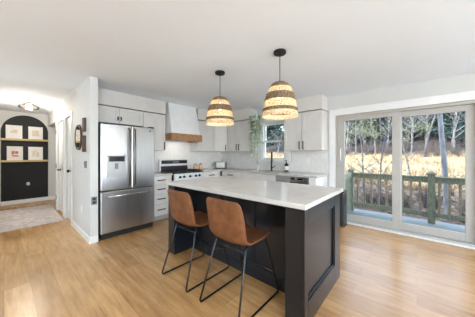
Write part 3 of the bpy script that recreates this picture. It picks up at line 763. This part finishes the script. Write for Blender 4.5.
t = thing('soap_bottle', (-2.215, 4.2, .915), 'dark soap bottle with white label and pump right of the faucet', 'bottle')
MB().lathe([(.046, 0), (.049, .006), (.049, .15), (.038, .172), (.016, .182), (.016, .197)], n=20).build('body', M['amber'], t, smooth=True)
MB().lathe([(.0495, .035), (.0502, .036), (.0502, .125), (.0495, .126)], n=20, cap=False).build('label', M['paper'], t)
MB().tube([(0, 0, .197), (0, 0, .25), (0, -.05, .25), (0, -.056, .238)], .008, 6).build('pump', M['matte'], t)
t = thing('bud_vase', (-2.99, 4.17, .915), 'small white bud vase with a sprig left of the sink', 'vase')
MB().lathe([(.024, 0), (.036, .015), (.042, .05), (.03, .085), (.015, .105), (.018, .12)], n=18).build('body', M['ceramic'], t, smooth=True)
b = MB().tube([(0, 0, .1), (.01, -.01, .18), (.0, -.02, .235)], .003, 5)
for k in range(10):
    z = .15+.009*k; a = k*2.4; p = Vector((.006, -.012, z)); d = Vector((math.cos(a), math.sin(a), .5))*.035
    sN = Vector((-math.sin(a), math.cos(a), 0))*.01
    b.quad(p, p+d*.5+sN, p+d, p+d*.5-sN)
b.build('sprig', M['stem'], t)
# hanging plant in the window
t = thing('hanging_plant', (-2.96, 4.0, 2.12), 'trailing variegated plant in a small white hanging pot at the window', 'plant')
MB().lathe([(.05, -.02), (.075, .0), (.085, .08), (.09, .1), (.08, .1), (.07, .02)], n=20).build('pot', M['ceramic'], t, smooth=True)
b = MB()
for a in (0, 2.1, 4.2): b.tube([(.085*math.cos(a), .085*math.sin(a), .1), (0, 0, .22)], .002, 4)
b.tube([(0, 0, .22), (0, 0, .315)], .003, 4)
b.build('hanger', M['paper'], t)
st_, lf = MB(), MB(); r3 = random.Random(3)
for k in range(16):
    a = r3.uniform(0, 2*PI); L2 = r3.choice([.25, .4, .55, .7, .85, .95]) if k > 3 else [.55, .95, .8, .6][k]
    rad_ = r3.uniform(.09, .2); p = [Vector((.05*math.cos(a), .05*math.sin(a)*.6, .1)), Vector((rad_*math.cos(a) if math.sin(a) < -.3 else max(rad_*math.cos(a), -.08), rad_*.8*math.sin(a), .09))]
    n = int(L2/.06)
    for j in range(n):
        q = p[-1]+Vector((r3.uniform(-.018, .02), r3.uniform(-.012, .012), -.06)); q.x = max(q.x, -.09) if q.y > -.05 else q.x; p.append(q)
    st_.tube(p, .0025, 4)
    for q in p[1:]:
        for _ in range(3):
            an = r3.uniform(0, 2*PI); d = Vector((math.cos(an), math.sin(an)*.8, r3.uniform(-.8, .3))).normalized()*r3.uniform(.07, .12)
            sN = d.cross(Vector((r3.uniform(-.5, .5), r3.uniform(-.5, .5), 1))).normalized()*d.length*.27
            q2 = q+Vector((0, 0, r3.uniform(-.02, .03)))
            if q2.y+d.y > .27 or (q2.x+d.x < -.1 and q2.y+d.y > -.045) or (q2.x < -.1 and q2.y > -.045): continue
            lf.quad(q2, q2+d*.45+sN, q2+d, q2+d*.45-sN)
st_.build('vines', M['stem'], t); lf.build('foliage', M['leaf'], t)
# wall plates on the tiles
for x, z, lb in ((-1.42, 1.27, 'white double switch plate on the tiles under the right wall cabinet'), (-1.76, 1.16, 'small white outlet plate on the tiles between sink and switch plate')):
    t = thing('wall_plate', (x, YS-.0095, z), lb, 'outlet')
    hw = .058 if x > -1.5 else .036
    MB().box(-hw, hw, -.006, 0, -.058, .058).build('cover_plate', M['white'], t, bevel=.003)
    b = MB()
    for k in ((-.025, .025) if hw > .05 else (0,)): b.box(k-.014, k+.014, -.009, -.006, -.032, .032)
    b.build('rocker', M['trim'], t)
# bin by the patio door
t = thing('trash_bin', (-1.06, 4.09, 0), 'dark slim trash bin behind the island beside the patio door', 'bin')
MB().prism([(-.08, -.12), (.08, -.12), (.08, .12), (-.08, .12)], 'z', .02, .61).build('body', M['bin'], t, bevel=.02)
MB().box(-.086, .086, -.128, .128, .612, .645).build('lid', M['matte'], t, bevel=.012)
MB().box(-.078, .078, -.118, .118, .001, .02).build('base', M['matte'], t)
MB().box(.02, .08, -.15, -.119, .02, .035).build('pedal', M['chrome'], t, bevel=.003)

# ------------------------------------------------------------------ deck and railing
DKZ = -.07; RY = 5.62
b = MB()
for k in range(10):
    y = YS+.15+k*.142; b.box(-1.36, 4.0, y, y+.137, DKZ-.03, DKZ)
b.box(-1.36, 4, YS+.15, RY-.06, DKZ-.2, DKZ-.031)
struct(b, 'deck', M['deck'])
t = thing('deck_railing', (0, RY, DKZ), 'weathered green wooden deck railing outside the patio door', 'railing'); O = (0, RY, DKZ)
MB(O).box(-1.16, 4, RY-.02, RY+.02, .74, .83).box(-1.2, 4, RY-.045, RY+.045, .83, .862).build('top_rail', M['rail'], t, bevel=.004)
MB(O).box(-1.16, 4, RY-.02, RY+.02, .06, .15).build('bottom_rail', M['rail'], t, bevel=.004)
for px in (-1.215, .214, 1.65, 3.1):
    p = MB(O).box(px-.055, px+.055, RY-.055, RY+.055, DKZ+.001, .905).build('post', M['rail'], t, bevel=.004)
    MB(O).box(px-.075, px+.075, RY-.075, RY+.075, .906, .925).hexa([(px-.075, RY-.075, .925), (px+.075, RY-.075, .925), (px+.075, RY+.075, .925), (px-.075, RY+.075, .925)], [(px-.02, RY-.02, .965), (px+.02, RY-.02, .965), (px+.02, RY+.02, .965), (px-.02, RY+.02, .965)]).build('post_cap', M['rail'], p)
for k in range(36):
    x = -1.075+.14*k
    if min(abs(x-px) for px in (.214, 1.65, 3.1)) < .075: continue
    MB(O).box(x-.018, x+.018, RY-.06+.039, RY+.02-.001, .10, .80).build('baluster', M['baluster'], t)
t2 = thing('side_railing', (-1.215, 5.0, DKZ), 'weathered green solid side railing at the left end of the deck', 'railing'); O = (-1.215, 5.0, DKZ)
MB(O).box(-1.235, -1.195, YS+.16, RY-.06, .74, .862).build('top_rail', M['rail'], t2, bevel=.004)
MB(O).box(-1.235, -1.195, YS+.16, RY-.06, DKZ+.002, .15).build('bottom_rail', M['rail'], t2, bevel=.004)
for k in range(10): MB(O).box(-1.232, -1.214, 4.49+k*.105, 4.49+k*.105+.085, .10, .80).build('baluster', M['rail'], t2)

# ------------------------------------------------------------------ land
def gz(x, y):
    if y < 9: z = -.42+.03*(y-6)
    elif y < 28: z = -.33+1.62*((y-9)/19)**1.15
    else: z = 1.29+.2*(y-28) if y < 60 else 1.29+.2*32+.03*(y-60)
    z += .06*math.sin(x*.9+y*.4)+.05*math.sin(x*.37-y*.8)
    if y > 28: z += min(y-28, 32)*.04*math.sin(x*.13)
    return z
b = MB(); xs = [-60+2*k for k in range(56)]; ys = [4.45+.5*k for k in range(12)]+[10.5+1.5*k for k in range(40)]
g = [[b.bm.verts.new((x, y, gz(x, y))) for x in xs] for y in ys]
for i in range(len(ys)-1):
    for j in range(len(xs)-1): b.bm.faces.new((g[i][j], g[i][j+1], g[i+1][j+1], g[i+1][j]))
struct(b, 'ground', M['ground'], smooth=True)
# tufts of dry grass and dead leaves (uncountable)
def tufts(name, m, n, y0, y1, h0, h1, label, cat, flat=False):
    b = MB(); r = random.Random(n)
    for _ in range(n):
        y = r.uniform(y0, y1); x = r.uniform(-.95*y, .28*y+1)
        z = gz(x, y)
        for _ in range(1 if flat else 4):
            a = r.uniform(0, 2*PI); h = r.uniform(h0, h1); px, py = x+r.uniform(-.1, .1), y+r.uniform(-.1, .1)
            if flat:
                d1 = Vector((math.cos(a), math.sin(a), r.uniform(-.3, .5)))*h; d2 = Vector((-math.sin(a), math.cos(a), r.uniform(-.3, .5)))*h*.6
                c = Vector((px, py, z+.03)); b.quad(c-d1, c+d2, c+d1, c-d2)
            else:
                wv = Vector((math.cos(a), math.sin(a), 0))*h*.12
                c = Vector((px, py, z-.02)); tip = c+Vector((r.uniform(-.4, .4)*h, r.uniform(-.4, .4)*h, h))
                b.bm.faces.new([b.bm.verts.new(c-wv), b.bm.verts.new(c+wv), b.bm.verts.new(tip)])
    tag(b.build(name, m), label, cat, kind='stuff')
tufts('dry_grass', M['straw'], 5000, 11.5, 29, .12, .34, 'dry straw coloured grass covering the field beyond the deck', 'grass')
tufts('fallen_leaves', M['deadleaf'], 5000, 6.0, 13.5, .04, .1, 'brown fallen leaves on the ground between deck and field', 'leaves', True)

# ------------------------------------------------------------------ trees
def branchy(seed, height, r0, lean, depth, spread=.7, start=.35, kids=(5, 4, 3), droop=0, kl=(.35, .6), cone=0):
    b = MB(); r = random.Random(seed); tips = []
    def grow(p, d, L, rad, lev):
        n = 5 if lev == 0 else 3; pts = [p]; rs = [rad]
        for k in range(n):
            d = (d+Vector((r.uniform(-1, 1), r.uniform(-1, 1), r.uniform(-.3, .5)-droop*lev*.3))*(.09 if lev == 0 else .22)).normalized()
            pts.append(pts[-1]+d*L/n); rs.append(rad*(1-.75*(k+1)/n))
        b.tube(pts, rs, 6 if lev == 0 else (4 if lev == 1 else 3), cap=False)
        if lev >= depth: tips.append(pts[-1]); tips.append(pts[-2]); return
        m = kids[min(lev, len(kids)-1)]
        for _ in range(m):
            t = r.uniform(start if lev == 0 else .25, 1); i = min(int(t*n), n-1); q = pts[i].lerp(pts[i+1], t*n-i)
            a = r.uniform(0, 2*PI); side = Vector((math.cos(a), math.sin(a), r.uniform(-.1, .7)))
            nd = (d*(1-spread)+side*spread).normalized()
            grow(q, nd, L*r.uniform(*kl)*((1-cone*t) if lev == 0 else 1.4 if cone else 1), max(rs[i]*.55, .006), lev+1)
    grow(Vector((0, 0, -.15)), Vector((lean[0], lean[1], 1)).normalized(), height, r0, 0)
    return b, tips
def leafmesh(tips, n, rad, size, seed):
    b = MB(); r = random.Random(seed)
    for p in tips:
        for _ in range(n):
            q = p+Vector((r.gauss(0, rad), r.gauss(0, rad), r.gauss(0, rad*.7)))
            d = Vector((r.uniform(-1, 1), r.uniform(-1, 1), r.uniform(-.8, .6))).normalized()*size*r.uniform(.6, 1.4)
            s_ = d.cross(Vector((r.uniform(-1, 1), r.uniform(-1, 1), 1))).normalized()*size*.45
            b.quad(q-d, q+s_, q+d, q-s_)
    return b
# the leaning trunk close to the railing
t = thing('tall_tree', (.57, 7.25, gz(.57, 7.25)), 'tall pale smooth trunk leaning left just beyond the deck railing', 'tree')
b, tips = branchy(5, 6.2, .085, (-.07, .02), 2, .55, .62, (5, 4))
# replace the lower bole with a cleaner one
b.bm.free(); b = MB()
bole = [(.02, 0, -.3), (0, 0, .1), (-.03, 0, .8), (-.05, 0, 1.3), (-.1, 0, 2.0), (-.14, .0, 2.7), (-.22, .02, 3.6), (-.3, .05, 5.0), (-.36, .08, 6.5)]
b.tube(bole, [.07, .06, .056, .054, .052, .05, .042, .03, .01], 10)
r5 = random.Random(11)
for k in range(12):
    z = r5.uniform(2.9, 6); a = r5.uniform(0, 2*PI); L = r5.uniform(.6, 1.4); p = Vector((-.12-.05*(z-2.3), .02, z))
    q = p+Vector((math.cos(a), math.sin(a), .5))*L*.5; e2 = q+Vector((math.cos(a+.3), math.sin(a+.3), .6))*L*.5
    b.tube([p, q, e2], [.02, .012, .004], 5)
b.build('trunk', M['barkpale'], t, smooth=True)

protos = []
for i in range(4):
    t = thing('bare_tree', (0, 0, 0)); b, tips = branchy(20+i, 7.5, .10, ((i-1.5)*.05, 0), 3, .58, .15, (12, 5, 4), 0, (.22, .42))
    b.build('trunk', M['bark'], t); protos.append(t)
ever = []
for i in range(3):
    t = thing('evergreen_tree', (0, 0, 0)); b, tips = branchy(40+i, 8, .13, (0, 0), 2, .85, .1, (30, 6), .5, (.2, .3), .8)
    b.build('trunk', M['bark'], t); leafmesh(tips, 9, .26, .17, i).build('foliage', M['pine'], t); ever.append(t)
oliv = []
for i in range(2):
    t = thing('leafy_tree', (0, 0, 0)); b, tips = branchy(60+i, 6, .09, (.05, 0), 2, .75, .2, (14, 6), .1, (.22, .34))
    b.build('trunk', M['bark'], t); leafmesh(tips, 5, .3, .09, i).build('foliage', M['olive'], t); oliv.append(t)
shr = []
for i in range(2):
    t = thing('bare_shrub', (0, 0, 0)); b = MB(); r = random.Random(80+i)
    for _ in range(60):
        a = r.uniform(0, 2*PI); s_ = r.uniform(.1, .9); h = r.uniform(.5, 1.25)
        p = Vector((r.gauss(0, .15), r.gauss(0, .15), -.05)); q = p+Vector((math.cos(a)*s_*.4, math.sin(a)*s_*.4, h*.55)); e_ = q+Vector((math.cos(a+.6)*s_*.5, math.sin(a+.6)*s_*.5, h*.45))
        b.tube([p, q, e_], [.012, .008, .003], 3, cap=False)
        for _ in range(3):
            a2 = r.uniform(0, 2*PI); m_ = p.lerp(e_, r.uniform(.4, .9)); b.tube([m_, m_+Vector((math.cos(a2)*.25, math.sin(a2)*.25, .2))], [.006, .002], 3, cap=False)
    b.build('twigs', M['twig'], t); shr.append(t)
used = set(); taken = []
def reach(o):
    vs = [v.co for c in o.children for v in c.data.vertices]
    return max(math.hypot(v.x, v.y) for v in vs)
RAD = {o: reach(o) for o in protos+ever+oliv+shr}
def put(proto, x, y, s, label, cat, group):
    if proto in used: o = copy_tree(proto)
    else: o = proto; used.add(proto)
    o.location = (x, y, gz(x, y)); o.scale = (s, s, s*rt.uniform(.92, 1.1)); o.rotation_euler = (0, 0, rt.uniform(0, 6.28))
    taken.append((x, y, RAD[proto]*s))
    tag(o, label, cat, group)
def scatter(kinds, n, y0, y1, a, c, s0, s1, label, cat, group, tries=60):
    for k in range(n):
        for _ in range(tries):
            proto = kinds[k % len(kinds)]; y = rt.uniform(y0, y1); x = y*rt.uniform(a, c); sc_ = rt.uniform(s0, s1); r = RAD[proto]*sc_
            if all(math.hypot(x-p, y-q) > .3*(r+t_) for p, q, t_ in taken):
                put(proto, x, y, sc_, label, cat, group); break
rt = random.Random(17)
GB, GE, GO, GS = 'bare trees in the wood beyond the field', 'evergreens in the wood beyond the field', 'leafy trees at the field edge', 'bare shrubs beyond the deck'
taken.append((.3, 7.25, 1.6))
# slender bare trees between deck and field
for (x, y, s, lb) in ((-1.75, 10.2, .36, 'slender bare sapling in the left pane of the patio door'), (-.95, 8.6, .3, 'slender branching bare tree near the middle of the patio door'), (-.2, 12.5, .4, 'slender bare sapling left of the pale leaning trunk'), (2.3, 13.5, .4, 'slender bare sapling right of the pale leaning trunk')):
    put(protos[int(abs(x*10)) % 4], x, y, s, lb, 'tree', 'slender saplings near the deck')
# wood beyond the field: first the trees at its edge, then those deeper in, then the scrub at its foot
scatter(oliv, 4, 26, 30, -.22, .02, .6, .9, 'olive leafed small tree at the far edge of the tan field', 'tree', GO)
scatter(protos, 14, 27, 34, -.24, .17, .8, 1.15, 'bare grey tree standing in the wood beyond the tan field', 'tree', GB)
scatter(ever, 34, 29, 40, -.26, .17, .8, 1.2, 'dark evergreen tree among bare trees beyond the tan field', 'tree', GE)
scatter(ever+ever+protos, 36, 37, 58, -.26, .19, 1.0, 1.5, 'tall tree deep in the wood behind the first row of trees', 'tree', 'trees deep in the wood')
scatter(ever+protos, 22, 26, 44, -.74, -.48, .8, 1.2, 'dense wood tree seen through the window above the sink', 'tree', 'trees seen through the sink window')
scatter(shr, 44, 26.5, 31, -.25, .18, .7, 1.5, 'brown leafless shrub at the far edge of the tan field', 'shrub', 'brown scrub at the far field edge')
scatter(shr, 18, 7.4, 13.5, -.24, .17, .3, .6, 'low brown leafless shrub behind the deck railing', 'shrub', 'low shrubs behind the railing')
